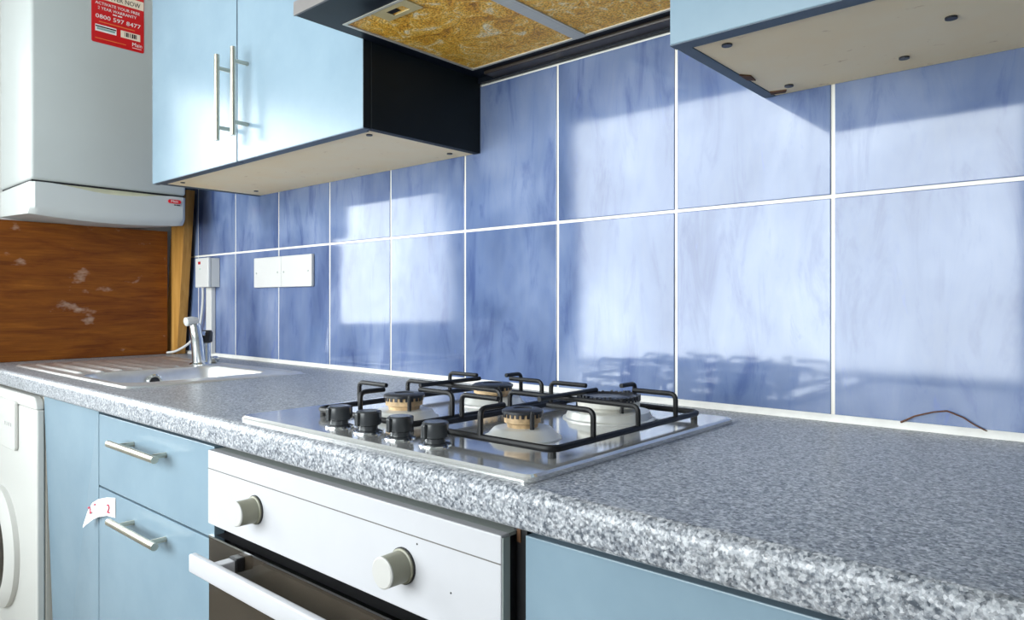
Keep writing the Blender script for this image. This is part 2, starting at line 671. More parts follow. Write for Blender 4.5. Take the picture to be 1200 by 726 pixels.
tag(wt, 'long grey speckled laminate worktop with rounded front edge', 'worktop')

# ------------------------------------------------------------------ sink
def rr_sd(x, y, x0, x1, y0, y1, r):
    cx, cy = (x0 + x1) / 2, (y0 + y1) / 2
    qx, qy = abs(x - cx) - (x1 - x0) / 2 + r, abs(y - cy) - (y1 - y0) / 2 + r
    return math.hypot(max(qx, 0), max(qy, 0)) + min(max(qx, qy), 0) - r


def sst(a, bb, x):
    t = min(1, max(0, (x - a) / (bb - a)))
    return t * t * (3 - 2 * t)


BX0, BX1, BY0, BY1 = -1.955, -1.655, -0.520, -0.170
sink = thing('kitchen_sink', 'stainless steel inset sink with ribbed drainer beside the wooden panel', 'sink', (-1.97, -0.34, 0.91))


def sink_z(x, y):
    z = WT1 + 0.0045
    d = rr_sd(x, y, SX0, SX1, SY0, SY1, 0.02)
    z -= 0.0043 * (1 - sst(0.0, 0.006, -d))          # rolled edge down to the worktop
    z -= 0.003 * sst(0.010, 0.018, -d)                # inner ledge
    dd = rr_sd(x, y, SX0 + .025, BX0 - .012, SY0 + .03, SY1 - .05, 0.03)
    m = sst(0, 0.012, -dd)
    if m > 0:
        z += m * (-0.003 + 0.0080 * (0.5 + 0.5 * math.cos(2 * math.pi * (y - SY0) / 0.047)) ** 4)
    db = rr_sd(x, y, BX0, BX1, BY0, BY1, 0.055)
    z -= 0.155 * sst(-0.002, 0.030, -db)
    return z


def sink_mesh(x0, x1, y0, y1, nx, ny, keep):
    bm = new()
    g = [[bm.verts.new((x0 + (x1 - x0) * i / nx, y0 + (y1 - y0) * j / ny, 0)) for j in range(ny + 1)] for i in range(nx + 1)]
    for row in g:
        for v in row:
            v.co.z = sink_z(v.co.x, v.co.y)
    for i in range(nx):
        for j in range(ny):
            cx = x0 + (x1 - x0) * (i + .5) / nx
            cy = y0 + (y1 - y0) * (j + .5) / ny
            if keep(cx, cy):
                bm.faces.new([g[i][j], g[i + 1][j], g[i + 1][j + 1], g[i][j + 1]])
    for v in [v for v in bm.verts if not v.link_faces]:
        bm.verts.remove(v)
    for f in bm.faces:
        f.smooth = True
    return bm


inb = lambda x, y: rr_sd(x, y, BX0, BX1, BY0, BY1, 0.055) < 0.004
ind = lambda x, y: rr_sd(x, y, SX0 + .025, BX0 - .012, SY0 + .03, SY1 - .05, 0.03) < 0
for nm, kp in (('bowl', inb), ('drainer', lambda x, y: ind(x, y) and not inb(x, y)), ('rim', lambda x, y: not ind(x, y) and not inb(x, y))):
    obj(nm, sink_mesh(SX0, SX1, SY0, SY1, 200, 214, kp), M['sink'], sink)
ov = obj('overflow', lathe(new(), [(0.021, -0.004), (0.021, 0.002), (0.017, 0.005), (0.012, 0.003)], (-1.940, -0.345, 0.880), 'x'), M['chrome'], sink, smooth=True)
obj('grille', lathe(new(), [(0.0125, 0.002), (0.0125, 0.0045), (0.004, 0.006)], (-1.940, -0.345, 0.880), 'x', 16), M['black'], ov)
dr = obj('drain', lathe(new(), [(0.036, 0), (0.036, 0.003), (0.026, 0.004), (0.024, 0.001)], (-1.80, -0.345, 0.7575)), M['chrome'], sink, smooth=True)

# ------------------------------------------------------------------ tap
tap = thing('mixer_tap', 'chrome kitchen mixer tap standing behind the sink bowl', 'tap', (-1.99, -0.205, 0.912))
obj('base_flange', lathe(new(), [(0.026, 0), (0.026, 0.004), (0.020, 0.009)], (-1.99, -0.203, 0.9115)), M['chrome'], tap, smooth=True)
b = tube(new(), [(-1.99, -0.203, 0.918), (-1.99, -0.205, 0.95), (-1.99, -0.209, 0.99), (-1.99, -0.215, 1.025), (-1.99, -0.219, 1.038)],
         [0.0185, 0.0175, 0.0165, 0.0150, 0.010], 18)
obj('body', b, M['chrome'], tap, smooth=True)
obj('spout_nozzle', tube(new(), [(-1.988, -0.212, 1.036), (-1.985, -0.226, 1.038), (-1.983, -0.243, 1.036), (-1.983, -0.246, 1.0355)], [0.012, 0.0125, 0.0125, 0.009], 16),
    M['white_plastic'], tap, smooth=True)
obj('valve_body', lathe(new(), [(0.015, 0), (0.013, 0.03), (0.013, 0.065)], (-2.005, -0.176, 0.9115)), M['chrome'], tap, smooth=True)
b = lathe(new(), [(0.010, 0), (0.0165, 0.004), (0.0175, 0.030), (0.013, 0.037)], (-2.002, -0.176, 0.973), n=10)
kn = obj('handle', b, M['black'], tap, smooth=True)
obj('handle_cap', box(new(), -2.000, -1.988, -0.200, -0.184, 0.995, 1.008, 0.002), M['chrome'], kn)
# loose chrome plug beside the tap
pl = obj('sink_plug', lathe(new(), [(0.017, 0), (0.019, 0.004), (0.019, 0.012), (0.013, 0.016)], (-2.040, -0.140, 0.9150)), M['chrome'], smooth=True)
tag(pl, 'small round metal sink plug at the foot of the white trunking', 'plug')

# ------------------------------------------------------------------ hob
HX0, HX1, HY0, HY1 = -1.022, -0.445, -0.588, -0.110
HZ = 0.918
hob = thing('gas_hob', 'stainless steel four burner gas hob set on the grey worktop', 'hob', (-0.735, -0.35, 0.91))
b = new()
vs0 = rrect(HX0, HX1, HY0, HY1, 0.012)
vs1 = rrect(HX0 + .003, HX1 - .003, HY0 + .003, HY1 - .003, 0.010)
A = [b.verts.new((x, y, 0.9103)) for x, y in vs0]
B = [b.verts.new((x, y, HZ - 0.0025)) for x, y in vs0]
Cc = [b.verts.new((x, y, HZ)) for x, y in vs1]
n = len(A)
for i in range(n):
    b.faces.new([A[i], A[(i + 1) % n], B[(i + 1) % n], B[i]])
    b.faces.new([B[i], B[(i + 1) % n], Cc[(i + 1) % n], Cc[i]])
b.faces.new(Cc)
b.faces.new(A[::-1])
obj('hob_plate', b, M['steel'], hob)


def burner(x, y, rs, rc, h, capped=True):
    s = obj('burner', lathe(new(), [(rs, 0), (rs, 0.0015), (rs - .004, 0.003), (rc + .014, 0.012), (rc + .008, 0.0135), (rc * .5, 0.0135)], (x, y, HZ), n=40), M['skirt'], hob, smooth=True)
    cz = HZ + 0.0135
    obj('burner_crown', lathe(new(), [(rc * .82, 0), (rc * .86, h * .28), (rc, h * .36), (rc, h)], (x, y, cz), n=40), M['crown'] if capped else M['ring'], s, smooth=True)
    c = new()
    if capped:
        lathe(c, [(rc * .9, 0), (rc + .003, 0.0008), (rc + .003, 0.004), (rc - .001, 0.006), (rc * .55, 0.0066), (rc * .5, 0.005), (rc * .2, 0.005)], (x, y, cz + h), n=40)
    else:
        lathe(c, [(rc * .97, 0), (rc * .97, 0.0035), (rc * .80, 0.0055), (rc * .74, 0.0025), (rc * .2, 0.0025)], (x, y, cz + h), n=40)
    nt = 22 if capped else 40
    for k in range(nt):
        a = 2 * math.pi * k / nt
        ca, sa = math.cos(a), math.sin(a)
        w = rc * math.pi / nt * .5
        z_lo, z_hi = (-.0042, .001) if capped else (-.002, .0035 + random.uniform(.001, .004))
        p = []
        for dr_ in (-.004, .0012):
            for dt in (-w, w):
                for zz in (z_lo, z_hi):
                    p.append((x + ca * (rc + dr_) - sa * dt, y + sa * (rc + dr_) + ca * dt, cz + h + zz))
        hexa(c, p)
    obj('burner_cap', c, M['cap'], s, smooth=True)
    obj('igniter', lathe(new(), [(0.003, 0), (0.003, h + .004), (0.0015, h + .007)], (x + rc * .62 + .010, y - rc * .62 + .004, HZ + .012), n=10), M['black'], s)
    return s


burner(-0.815, -0.437, 0.052, 0.0275, 0.017)
burner(-0.815, -0.243, 0.056, 0.0320, 0.015)
burner(-0.583, -0.437, 0.050, 0.0235, 0.017)
burner(-0.583, -0.240, 0.068, 0.0460, 0.016, False)

for x in (-0.822, -0.757, -0.692, -0.627):
    y = -0.547
    kb = obj('control_knob', lathe(new(), [(0.0165, 0), (0.0165, 0.003), (0.0125, 0.004), (0.0125, 0.009), (0.0165, 0.011), (0.0172, 0.013), (0.0160, 0.027), (0.0135, 0.029)], (x, y, HZ)), M['hobknob'], hob, smooth=True)
    obj('knob_skirt', lathe(new(), [(0.0200, 0), (0.0195, 0.002), (0.017, 0.0025)], (x, y, HZ)), M['chrome'], kb, smooth=True)
    obj('grip', box(new(), x - .0035, x + .0035, y - .0205, y + .0205, HZ + .010, HZ + .0275, 0.002), M['hobknob'], kb)


def arc3(p, q, r, c, n=4):
    """rounded corner points replacing corner c between p and q"""
    p, q, c = Vector(p), Vector(q), Vector(c)
    a, d = (p - c).normalized() * r, (q - c).normalized() * r
    out = []
    for i in range(n + 1):
        t = i / n
        out.append(c + a * (1 - t) ** 2 + d * t ** 2)
    return out


def pan_support(x0, x1, label):
    y0, y1, zb, zt = -0.514, -0.165, 0.9285, 0.9625
    rf, rg = 0.0042, 0.0035
    xc = (x0 + x1) / 2
    root = thing('pan_support', label, 'pan support', (xc, (y0 + y1) / 2, HZ), 'pan supports on the hob')
    obj('frame', tube(new(), [(x, y, zb) for x, y in rrect(x0, x1, y0, y1, 0.014)], rf, 8, closed=True), M['cast'], root, smooth=True)
    for x in (x0 + .006, x1 - .006):
        for y in (y0 + .006, y1 - .006):
            obj('foot', lathe(new(), [(0.005, 0), (0.0045, 0.008)], (x, y, HZ + .0003), n=10), M['rubber'], root)

    def finger(p0, d, ln):
        p0 = Vector(p0)
        top = Vector((p0.x, p0.y, zt))
        end = top + Vector(d) * ln
        pts = [p0] + arc3(p0, end, 0.009, top) + [end]
        obj('finger', tube(new(), pts, rg, 8), M['cast'], root, smooth=True)
    for y in (-0.437, -0.238):
        finger((x0, y, zb), (1, 0, 0), 0.068)
        finger((x1, y, zb), (-1, 0, 0), 0.068)
    finger((xc, y0, zb), (0, 1, 0), 0.042)
    finger((xc, y1, zb), (0, -1, 0), 0.040)
    ym = -0.337
    l, r_ = Vector((x0, ym, zb)), Vector((x1, ym, zb))
    lt, rt = Vector((x0, ym, zt - .006)), Vector((x1, ym, zt - .006))
    pts = [l] + arc3(l, rt, 0.009, lt) + arc3(lt, r_, 0.009, rt) + [r_]
    obj('bridge', tube(new(), pts, rg, 8), M['cast'], root, smooth=True)
    obj('cross_bar', tube(new(), [(xc, ym - .066, zt), (xc, ym + .066, zt)], rg, 8), M['cast'], root, smooth=True)
    return root


pan_support(-0.925, -0.712, 'black wire pan support over the burners nearest the sink')
pan_support(-0.693, -0.474, 'black wire pan support over the burners farthest from the sink')

# ------------------------------------------------------------------ handles


def bar_handle_v(x, yf, z0, z1, parent):
    yb = yf - 0.035
    h = obj('handle', tube(new(), [(x, yb, z0), (x, yb, z1)], 0.006, 14), M['nickel'], parent, smooth=True)
    for z in (z0 + 0.030, z1 - 0.030):
        obj('post', tube(new(), [(x, yf + 0.0005, z), (x, yb, z)], 0.0045, 10), M['nickel'], h, smooth=True)
    return h


def bar_handle_h(x0, x1, yf, z, parent):
    yb = yf - 0.032
    h = obj('handle', tube(new(), [(x0, yb, z), (x1, yb, z)], 0.0068, 14), M['nickel'], parent, smooth=True)
    for x in (x0 + 0.040, x1 - 0.030):
        obj('post', tube(new(), [(x, yf + 0.0005, z), (x, yb, z)], 0.0048, 10), M['nickel'], h, smooth=True)
    return h


# ------------------------------------------------------------------ wall cabinets
ZB, ZT = 1.4175, 2.14
YD = -0.315


def wall_cabinet(x0, x1, splits, label, side_mat):
    root = thing('wall_cabinet', label, 'cabinet', ((x0 + x1) / 2, -0.15, ZB))
    t = 0.018
    obj('side_panel', box(new(), x0, x0 + t, YD + .0185, -0.001, ZB, ZT), side_mat[0], root, bevel=.0008)
    obj('side_panel', box(new(), x1 - t, x1, YD + .0185, -0.001, ZB, ZT), side_mat[1], root, bevel=.0008)
    obj('bottom_panel', box(new(), x0 + t, x1 - t, YD + .0195, -0.001, ZB + .0014, ZB + .018), M['chip'], root)
    obj('top_panel', box(new(), x0 + t, x1 - t, YD + .0195, -0.001, ZT - .018, ZT), M['carcass'], root)
    obj('back_panel', box(new(), x0 + t, x1 - t, -0.006, -0.001, ZB + .018, ZT - .018), M['carcass'], root)
    doors = []
    xs = [x0] + splits + [x1]
    for a, c in zip(xs, xs[1:]):
        d = obj('door', box(new(), a + .0022, c - .0022, YD, YD + .018, ZB - .001, ZT - .002, 0.0012), M['blue'], root)
        obj('edging', box(new(), a + .002, c - .002, YD + .001, YD + .0175, ZB - .0022, ZB - .0009), M['slate'], d)
        obj('edging', box(new(), c - .0021, c - .0009, YD + .0006, YD + .0178, ZB - .0005, ZT - .002), M['slate'] if c < x1 else side_mat[1], d)
        doors.append(d)
    obj('front_rail', box(new(), x0 + t, x1 - t, YD + .0185, YD + .026, ZB - .0015, ZB + .0013), M['slate'], root)
    return root, doors


cl, dl = wall_cabinet(-2.031, -1.077, [-1.556], 'pale blue double door wall cabinet between the boiler and cooker hood', (M['slate'], M['dark_side']))
bar_handle_v(-1.582, YD, 1.463, 1.660, dl[0])
bar_handle_v(-1.506, YD, 1.463, 1.660, dl[1])
for x, y in ((-1.124, -.266), (-1.131, -.042), (-1.953, -.265), (-1.939, -.057)):
    obj('screw', lathe(new(), [(0.0062, 0), (0.0062, 0.0022), (0.0035, 0.003)], (x, y, ZB - .0008), n=14), M['black'], cl)
for x in (-1.565, -1.547):
    obj('joint_pin', lathe(new(), [(0.003, 0), (0.003, 0.002)], (x, -.29, ZB - .0005), n=10), M['black'], cl)

cr, drs = wall_cabinet(-0.443, 0.157, [], 'pale blue wall cabinet with scuffed cream underside right of the cooker hood', (M['slate'], M['slate']))
bar_handle_v(0.125, YD, 1.463, 1.660, drs[0])
for x, y in ((-.388, -.263), (-.390, -.040), (-.156, -.174), (-.229, -.061)):
    obj('screw', lathe(new(), [(0.0066, 0), (0.0066, 0.0022), (0.0035, 0.003)], (x, y, ZB - .0008), n=14), M['black'], cr)
for pts in (((-.427, -.015), (-.405, -.012), (-.400, -.022), (-.424, -.028)), ((-.426, -.11), (-.417, -.10), (-.414, -.125), (-.425, -.14))):
    bm = new()
    prism(bm, list(pts), ZB - .0006, ZB + .0014, 'z')
    obj('glue_stain', bm, M['rust'], cr)

# ------------------------------------------------------------------ cooker hood
HB = 1.580
hx0, hx1 = -1.075, -0.445
hood = thing('cooker_hood', 'black cooker hood with two grease stained filters above the hob', 'cooker hood', (-0.76, -0.23, HB))
hf, hr_ = -0.463, -0.003
obj('visor', box(new(), hx0, hx1, hf + .004, hr_, HB + .007, HB + .020), M['hood_black'], hood)
obj('hood_body', box(new(), hx0 + .003, hx1 - .003, -0.300, hr_, HB + .0205, HB + .170), M['hood_black'], hood)
obj('front_lip', box(new(), hx0, hx1, hf, hf + .004, HB - .001, HB + .022), M['hood_lip'], hood)
FX = ((-1.046, -0.7735), (-0.7565, -0.476))
FY0, FY1 = -0.384, -0.056
obj('front_plate', box(new(), hx0, hx1, hf + .004, FY0, HB, HB + .007), M['hood_black'], hood)
obj('side_plate', box(new(), hx0, FX[0][0], FY0, FY1, HB, HB + .007), M['hood_black'], hood)
obj('side_plate', box(new(), FX[1][1], hx1, FY0, FY1, HB, HB + .007), M['hood_black'], hood)
obj('rear_plate', box(new(), hx0, hx1, FY1, hr_, HB, HB + .007), M['hood_black'], hood)
obj('rear_lip', box(new(), -1.03, -0.46, -0.040, -0.004, HB - .008, HB, 0.003), M['hood_brown'], hood)
obj('rear_flange', box(new(), hx0, hx1, -0.010, -0.0005, HB - .011, HB), M['hood_black'], hood)
obj('divider', box(new(), FX[0][1], FX[1][0], FY0, FY1, HB - .001, HB + .007), M['alu'], hood)
for i, (a, c) in enumerate(FX):
    f = obj('grease_filter', box(new(), a + .006, c - .006, FY0 + .006, FY1 - .006, HB + .0015, HB + .0068), M['filt'], hood)
    bm = new()
    for q in ((a, c, FY0, FY0 + .006), (a, c, FY1 - .006, FY1), (a, a + .006, FY0 + .006, FY1 - .006), (c - .006, c, FY0 + .006, FY1 - .006)):
        box(bm, q[0], q[1], q[2], q[3], HB - .0008, HB + .0068)
    obj('filter_frame', bm, M['alu'], f)
    lx = -0.972 if i == 0 else -0.66
    bm = new()
    for q in ((lx, lx + .088, FY0 + .007, FY0 + .018), (lx, lx + .088, FY0 + .036, FY0 + .046), (lx, lx + .026, FY0 + .018, FY0 + .036), (lx + .066, lx + .088, FY0 + .018, FY0 + .036)):
        box(bm, q[0], q[1], q[2], q[3], HB - .0004, HB + .002)
    obj('latch', bm, plain('yellowed_latch', (0.56, 0.46, 0.24), 0.45, var=0.1) if i == 0 else bpy.data.materials['yellowed_latch'], f)
    obj('latch_slot', box(new(), lx + .026, lx + .048, FY0 + .018, FY0 + .030, HB + .0002, HB + .0018), M['black'], f)

# ------------------------------------------------------------------ boiler
BXF = -2.300
by0, by1 = -0.532, -0.102
boiler = thing('wall_boiler', 'white wall hung gas boiler with red warranty sticker', 'boiler', (-2.46, -0.317, 1.336))
ZS = 1.431
obj('casing', box(new(), -2.612, BXF, by0, by1, ZS + .002, 2.10, 0.010, 3), M['boiler'], boiler, smooth=True)
obj('seam', box(new(), -2.60, BXF - .006, by0 + .004, by1 - .004, ZS - .004, ZS + .003), M['seam'], boiler)
# lower flap: bowed face whose lower edge dips in the middle, with a scooped finger pull at the top
bm = new()
NY, NZ = 40, 14
zlow = lambda t: 1.340 - 0.012 * math.sin(math.pi * min(1, max(0, t))) ** 0.8
grid = []
for i in range(NY + 1):
    t = i / NY
    y = by0 + (by1 - by0) * t
    col_ = []
    for j in range(NZ + 1):
        s = j / NZ
        scoop = 0.0
        w = math.sin(math.pi * min(1, max(0, (t - .10) / .80)))
        ztop = ZS - .003 - 0.016 * w ** 1.6
        z = zlow(t) + (ztop - zlow(t)) * s
        x = BXF + 0.002 + 0.006 * math.sin(math.pi * t) - 0.030 * max(0, .28 - s) ** 2 / .0784 * .6
        edge = min(t, 1 - t) * (by1 - by0)
        x -= 0.010 * (1 - sst(0, 0.012, edge))
        col_.append(bm.verts.new((x, y, z)))
    grid.append(col_)
back = [[bm.verts.new((-2.606, by0 + (by1 - by0) * i / NY, z)) for z in (zlow(i / NY) + .012, ZS - .004)] for i in range(NY + 1)]
for i in range(NY):
    for j in range(NZ):
        bm.faces.new([grid[i][j], grid[i + 1][j], grid[i + 1][j + 1], grid[i][j + 1]])
    bm.faces.new([grid[i][0], back[i][0], back[i + 1][0], grid[i + 1][0]])
for e in (0, NY):
    bm.faces.new([grid[e][j] for j in range(NZ + 1)] + [back[e][1], back[e][0]])
bmesh.ops.recalc_face_normals(bm, faces=bm.faces)
flap = obj('drop_flap', bm, M['flap'], boiler, smooth=True)
bm = new()
prof_t, prof_b = [], []
for i in range(NY + 1):
    t = i / NY
    y = by0 + (by1 - by0) * t
    w = math.sin(math.pi * min(1, max(0, (t - .10) / .80)))
    xo = BXF + 0.002 + 0.006 * math.sin(math.pi * t)
    a = bm.verts.new((xo - .001 - 0.010 * (1 - sst(0, 0.012, min(t, 1 - t) * (by1 - by0))), y, ZS - .003 - 0.016 * w ** 1.6))
    c = bm.verts.new((BXF - .003, y, ZS - .0030))
    d = bm.verts.new((BXF - .20, y, ZS - .0030))
    prof_t.append((a, c, d))
for p, q in zip(prof_t, prof_t[1:]):
    bm.faces.new([p[0], q[0], q[1], p[1]])
    bm.faces.new([p[1], q[1], q[2], p[2]])
obj('finger_pull', bm, M['recess'], flap, smooth=True)

# matrix for flat print on a face that looks along +x
def MX(y, z, x):
    m = Matrix(((0, 0, 1, x), (1, 0, 0, y), (0, 1, 0, z), (0, 0, 0, 1)))
    return m


def badge_pill(y0, y1, z0, z1, x0, x1):
    return prism(new(), rrect(y0, y1, z0, z1, (z1 - z0) * .48), x0, x1)


bd = obj('badge', badge_pill(-0.161, -0.121, 1.4055, 1.4175, BXF - .002, BXF + .0068), M['red2'], flap)
text_obj('badge_lettering', 'Main', 0.011, MX(-0.152, 1.4085, BXF + .0071), M['white_print'], flap, width=0.021)
for y0, y1 in ((-.142, -.136), (-.134, -.123)):
    obj('badge_subline', box(new(), BXF, BXF + .0052, y0, y1, 1.3995, 1.4025), M['ink'], flap)

# red sticker
sy0, sy1, sz0, sz1 = -0.379, -0.232, 1.8600, 2.035
stk = obj('warranty_sticker', prism(new(), rrect(sy0, sy1, sz0, sz1, 0.005), BXF, BXF + .0008), M['red'], boiler)
sx = BXF + .0008
obj('header_band', box(new(), sx, sx + .0002, sy0 + .010, sy1 - .001, 1.991, 2.018), M['cream_print'], stk)
for nm, s, size, y, z, w, m in (
        ('header_lettering', 'REGISTER NOW', .020, sy0 + .016, 1.996, .120, 'ink'),
        ('lettering', 'ACTIVATE YOUR FREE', .012, sy0 + .010, 1.974, .124, 'white_print'),
        ('lettering', '2 YEAR WARRANTY', .012, sy0 + .017, 1.960, .108, 'white_print'),
        ('phone_number', '0800 597 8477', .0175, sy0 + .011, 1.933, .126, 'white_print'),
        ('logo_lettering', 'Main', .016, sy1 - .034, 1.875, .028, 'white_print')):
    text_obj(nm, s, size, MX(y, z, sx + .0004), M[m], stk, width=w)
for y0, y1 in ((.058, .069), (.072, .084)):
    obj('small_print', box(new(), sx, sx + .0003, sy0 + y0, sy0 + y1, 1.952, 1.9555), M['white_print'], stk)
obj('small_print', box(new(), sx, sx + .0003, sy0 + .020, sy0 + .120, 1.922, 1.9245), M['orange_print'], stk)
obj('small_print', box(new(), sx, sx + .0003, sy0 + .010, sy0 + .095, 1.872, 1.874), M['orange_print'], stk)
obj('logo_rule', box(new(), sx, sx + .0003, sy1 - .034, sy1 - .008, 1.869, 1.8705), M['white_print'], stk)
wl = obj('data_label', box(new(), sx, sx + .0003, sy0 + .010, sy0 + .068, 1.894, 1.914), M['white_print'], stk)
obj('print_line', box(new(), sx + .0003, sx + .0005, sy0 + .011, sy0 + .067, 1.9065, 1.9105), M['ink'], wl)
obj('print_line', box(new(), sx + .0003, sx + .0005, sy0 + .014, sy0 + .064, 1.899, 1.905), M['green_print'], wl)
bl = obj('barcode_label', box(new(), sx, sx + .0003, sy0 + .080, sy0 + .136, 1.893, 1.914), M['cream_print'], stk)
yb = sy0 + .091
random.seed(3)
while yb < sy0 + .125:
    w = random.choice((.0012, .0022, .0045))
    obj('bar', box(new(), sx + .0003, sx + .0005, yb, yb + w, 1.898, 1.911), M['ink'], bl)
    yb += w + random.choice((.0014, .0024, .003))

# ------------------------------------------------------------------ brown panel and pine batten in the corner
pn = obj('plywood_panel', box(new(), -2.552, -2.535, -0.66, -0.062, 0.9105, 1.338, 0.0015), M['panel'])
tag(pn, 'dark brown varnished plywood panel below the boiler', 'panel')
bt = new()
xb, xt = (-2.595, -2.500), (-2.530, -2.425)
hexa(bt, [(xb[0], -0.046, .9105), (xt[0], -0.046, 1.475), (xb[0], -0.016, .9105), (xt[0], -0.016, 1.475),
          (xb[1], -0.046, .9105), (xt[1], -0.046, 1.475), (xb[1], -0.016, .9105), (xt[1], -0.016, 1.475)])
o = obj('timber_batten', bt, M['pine'], bevel=.001)
tag(o, 'yellow pine batten leaning in the tiled corner beside the boiler', 'batten')

# ------------------------------------------------------------------ electrics
sp = thing('switch_box', 'white surface mounted fused switch box with red indicator', 'switch', (-2.323, 0, 1.141))
d = 0.040
obj('back_box', box(new(), -2.369, -2.277, -0.030, -0.0005, 1.141, 1.237, .002), M['white_plastic'], sp)
fp = obj('faceplate', box(new(), -2.370, -2.276, -0.041, -0.0302, 1.140, 1.238, .003), M['white_plastic'], sp)
obj('indicator', box(new(), -2.345, -2.330, -0.043, -0.0405, 1.217, 1.226, .0008), M['neon'], fp)
obj('fuse_mark', box(new(), -2.338, -2.330, -0.0418, -0.0405, 1.199, 1.203), M['dot_green'], fp)
tr = obj('cable_trunking', box(new(), -2.345, -2.307, -0.016, -0.0005, 0.9205, 1.1405, .002), M['white_plastic'])
tag(tr, 'vertical white plastic trunking below the switch box', 'trunking')
pts = [(-2.362, -.018, 1.1405), (-2.366, -.016, 1.10), (-2.380, -.014, 1.05), (-2.395, -.014, 1.01), (-2.420, -.018, .975), (-2.452, -.030, .945), (-2.490, -.052, .922), (-2.520, -.070, .9155)]
dense = []
for i in range(len(pts) - 1):
    p0, p1, p2, p3 = [Vector(pts[max(0, min(len(pts) - 1, i + k))]) for k in (-1, 0, 1, 2)]
    for k in range(5):
        t = k / 5
        dense.append(.5 * ((2 * p1) + (-p0 + p2) * t + (2 * p0 - 5 * p1 + 4 * p2 - p3) * t * t + (-p0 + 3 * p1 - 3 * p2 + p3) * t ** 3))
dense.append(Vector(pts[-1]))
o = obj('power_cable', tube(new(), dense, 0.0042, 8), M['white_plastic'], smooth=True)
tag(o, 'thin white cable curving down from the switch box', 'cable')

for a, c, lab in ((-2.037, -1.883, 'white blanking plate on the tiles, next to the switch box'), (-1.881, -1.722, 'white blanking plate on the tiles, farther from the switch box')):
    bp = thing('blanking_plate', lab, 'blank plate', ((a + c) / 2, 0, 1.135), 'blanking plates on the tiled wall')
    obj('plate', box(new(), a, c, -0.011, -0.0005, 1.135, 1.226, .0025), M['white_plastic'], bp)
    for x in (a + .016, c - .016):
        obj('screw', lathe(new(), [(0.0032, 0), (0.0028, 0.001)], (x, -0.0110, 1.179), 'y', 10), M['panel_edge'], bp)

pts = [(-.246, -.003, .919), (-.228, -.0035, .930), (-.205, -.004, .938), (-.189, -.004, .941), (-.170, -.004, .934), (-.158, -.004, .926), (-.143, -.003, .9185)]
o = obj('loose_wire', tube(new(), pts, [.0016, .0012, .0010, .0012, .0010, .0010, .0010], 6), M['copper'], smooth=True)
tag(o, 'thin brown loose wire poking out of the wall sealant', 'wire')

# ------------------------------------------------------------------ base units
YB = -0.570          # face of doors and drawers
ZD = 0.851


def handle_under(o):
    pass


dc = thing('drawer_cabinet', 'pale blue base cabinet with two drawers left of the oven', 'cabinet', (-1.415, -0.29, 0))
obj('carcass', box(new(), -1.650, -1.150, YB + .019, -0.010, 0.10, 0.866), M['dark_side'], dc)
obj('plinth', box(new(), -1.650, -1.150, -0.510, -0.492, 0.0, 0.099), M['blue'], dc)
d1 = obj('drawer_front', box(new(), -1.662, -1.140, YB, YB + .018, 0.6985, ZD, .0012), M['blue'], dc)
d2 = obj('drawer_front', box(new(), -1.662, -1.140, YB, YB + .018, 0.105, 0.6945, .0012), M['blue'], dc)
bar_handle_h(-1.515, -1.297, YB, 0.811, d1)
bar_handle_h(-1.515, -1.297, YB, 0.657, d2)

# panel between the drawers and the washing machine, slightly out of true
bm = new()
hexa(bm, [(-1.973, -.560, .01), (-1.973, -.588, .866), (-1.973, -.542, .01), (-1.973, -.570, .866),
          (-1.664, -.5705, .01), (-1.664, -.5705, .866), (-1.664, -.5525, .01), (-1.664, -.5525, .866)])
o = obj('filler_panel', bm, M['blue'], bevel=.0008)
tag(o, 'tall plain pale blue panel between washing machine and drawers', 'panel')

bc = thing('base_cabinet', 'pale blue base cabinet under the worktop right of the oven', 'cabinet', (0.03, -0.29, 0))
obj('carcass', box(new(), -0.466, 0.545, YB + .019, -0.010, 0.10, 0.866), M['slate'], bc)
obj('plinth', box(new(), -0.466, 0.545, -0.510, -0.492, 0.0, 0.099), M['blue'], bc)
for a, c in ((-0.466, 0.0385), (0.0415, 0.545)):
    d = obj('door', box(new(), a, c, YB, YB + .018, 0.105, ZD, .0012), M['blue'], bc)
    bar_handle_v((c - .04) if a < 0 else (a + .04), YB, 0.60, 0.80, d)

# ------------------------------------------------------------------ oven
oven = thing('built_in_oven', 'built in oven with pale steel control panel under the hob', 'oven', (-0.81, -0.29, 0.10))
obj('body', box(new(), -1.128, -0.492, -0.548, -0.010, 0.105, 0.862), M['oven_inner'], oven)
obj('gap_shade_strip', box(new(), -0.490, -0.472, -0.560, -0.545, 0.105, 0.862), M['black'], oven)  # black strip added in the gap beside the oven, standing in for its shade
obj('rust_patch', box(new(), -0.485, -0.480, -0.5612, -0.5602, 0.838, 0.856), M['rust'], oven)
cp = obj('control_panel', box(new(), -1.131, -0.486, -0.585, -0.571, 0.730, 0.8495, .0015), M['panel_white'], oven)
obj('panel_side', box(new(), -0.4864, -0.4850, -0.583, -0.572, 0.732, 0.847), M['panel_edge'], cp)
obj('panel_top', box(new(), -1.130, -0.487, -0.5715, -0.549, 0.8455, 0.8492), M['panel_edge'], cp)
obj('panel_backing', box(new(), -1.120, -0.4885, -0.5708, -0.5485, 0.732, 0.8452), M['black'], oven)
obj('seam_line', box(new(), -1.1305, -0.4865, -0.5853, -0.5845, 0.8193, 0.8207), M['seam_grey'], cp)
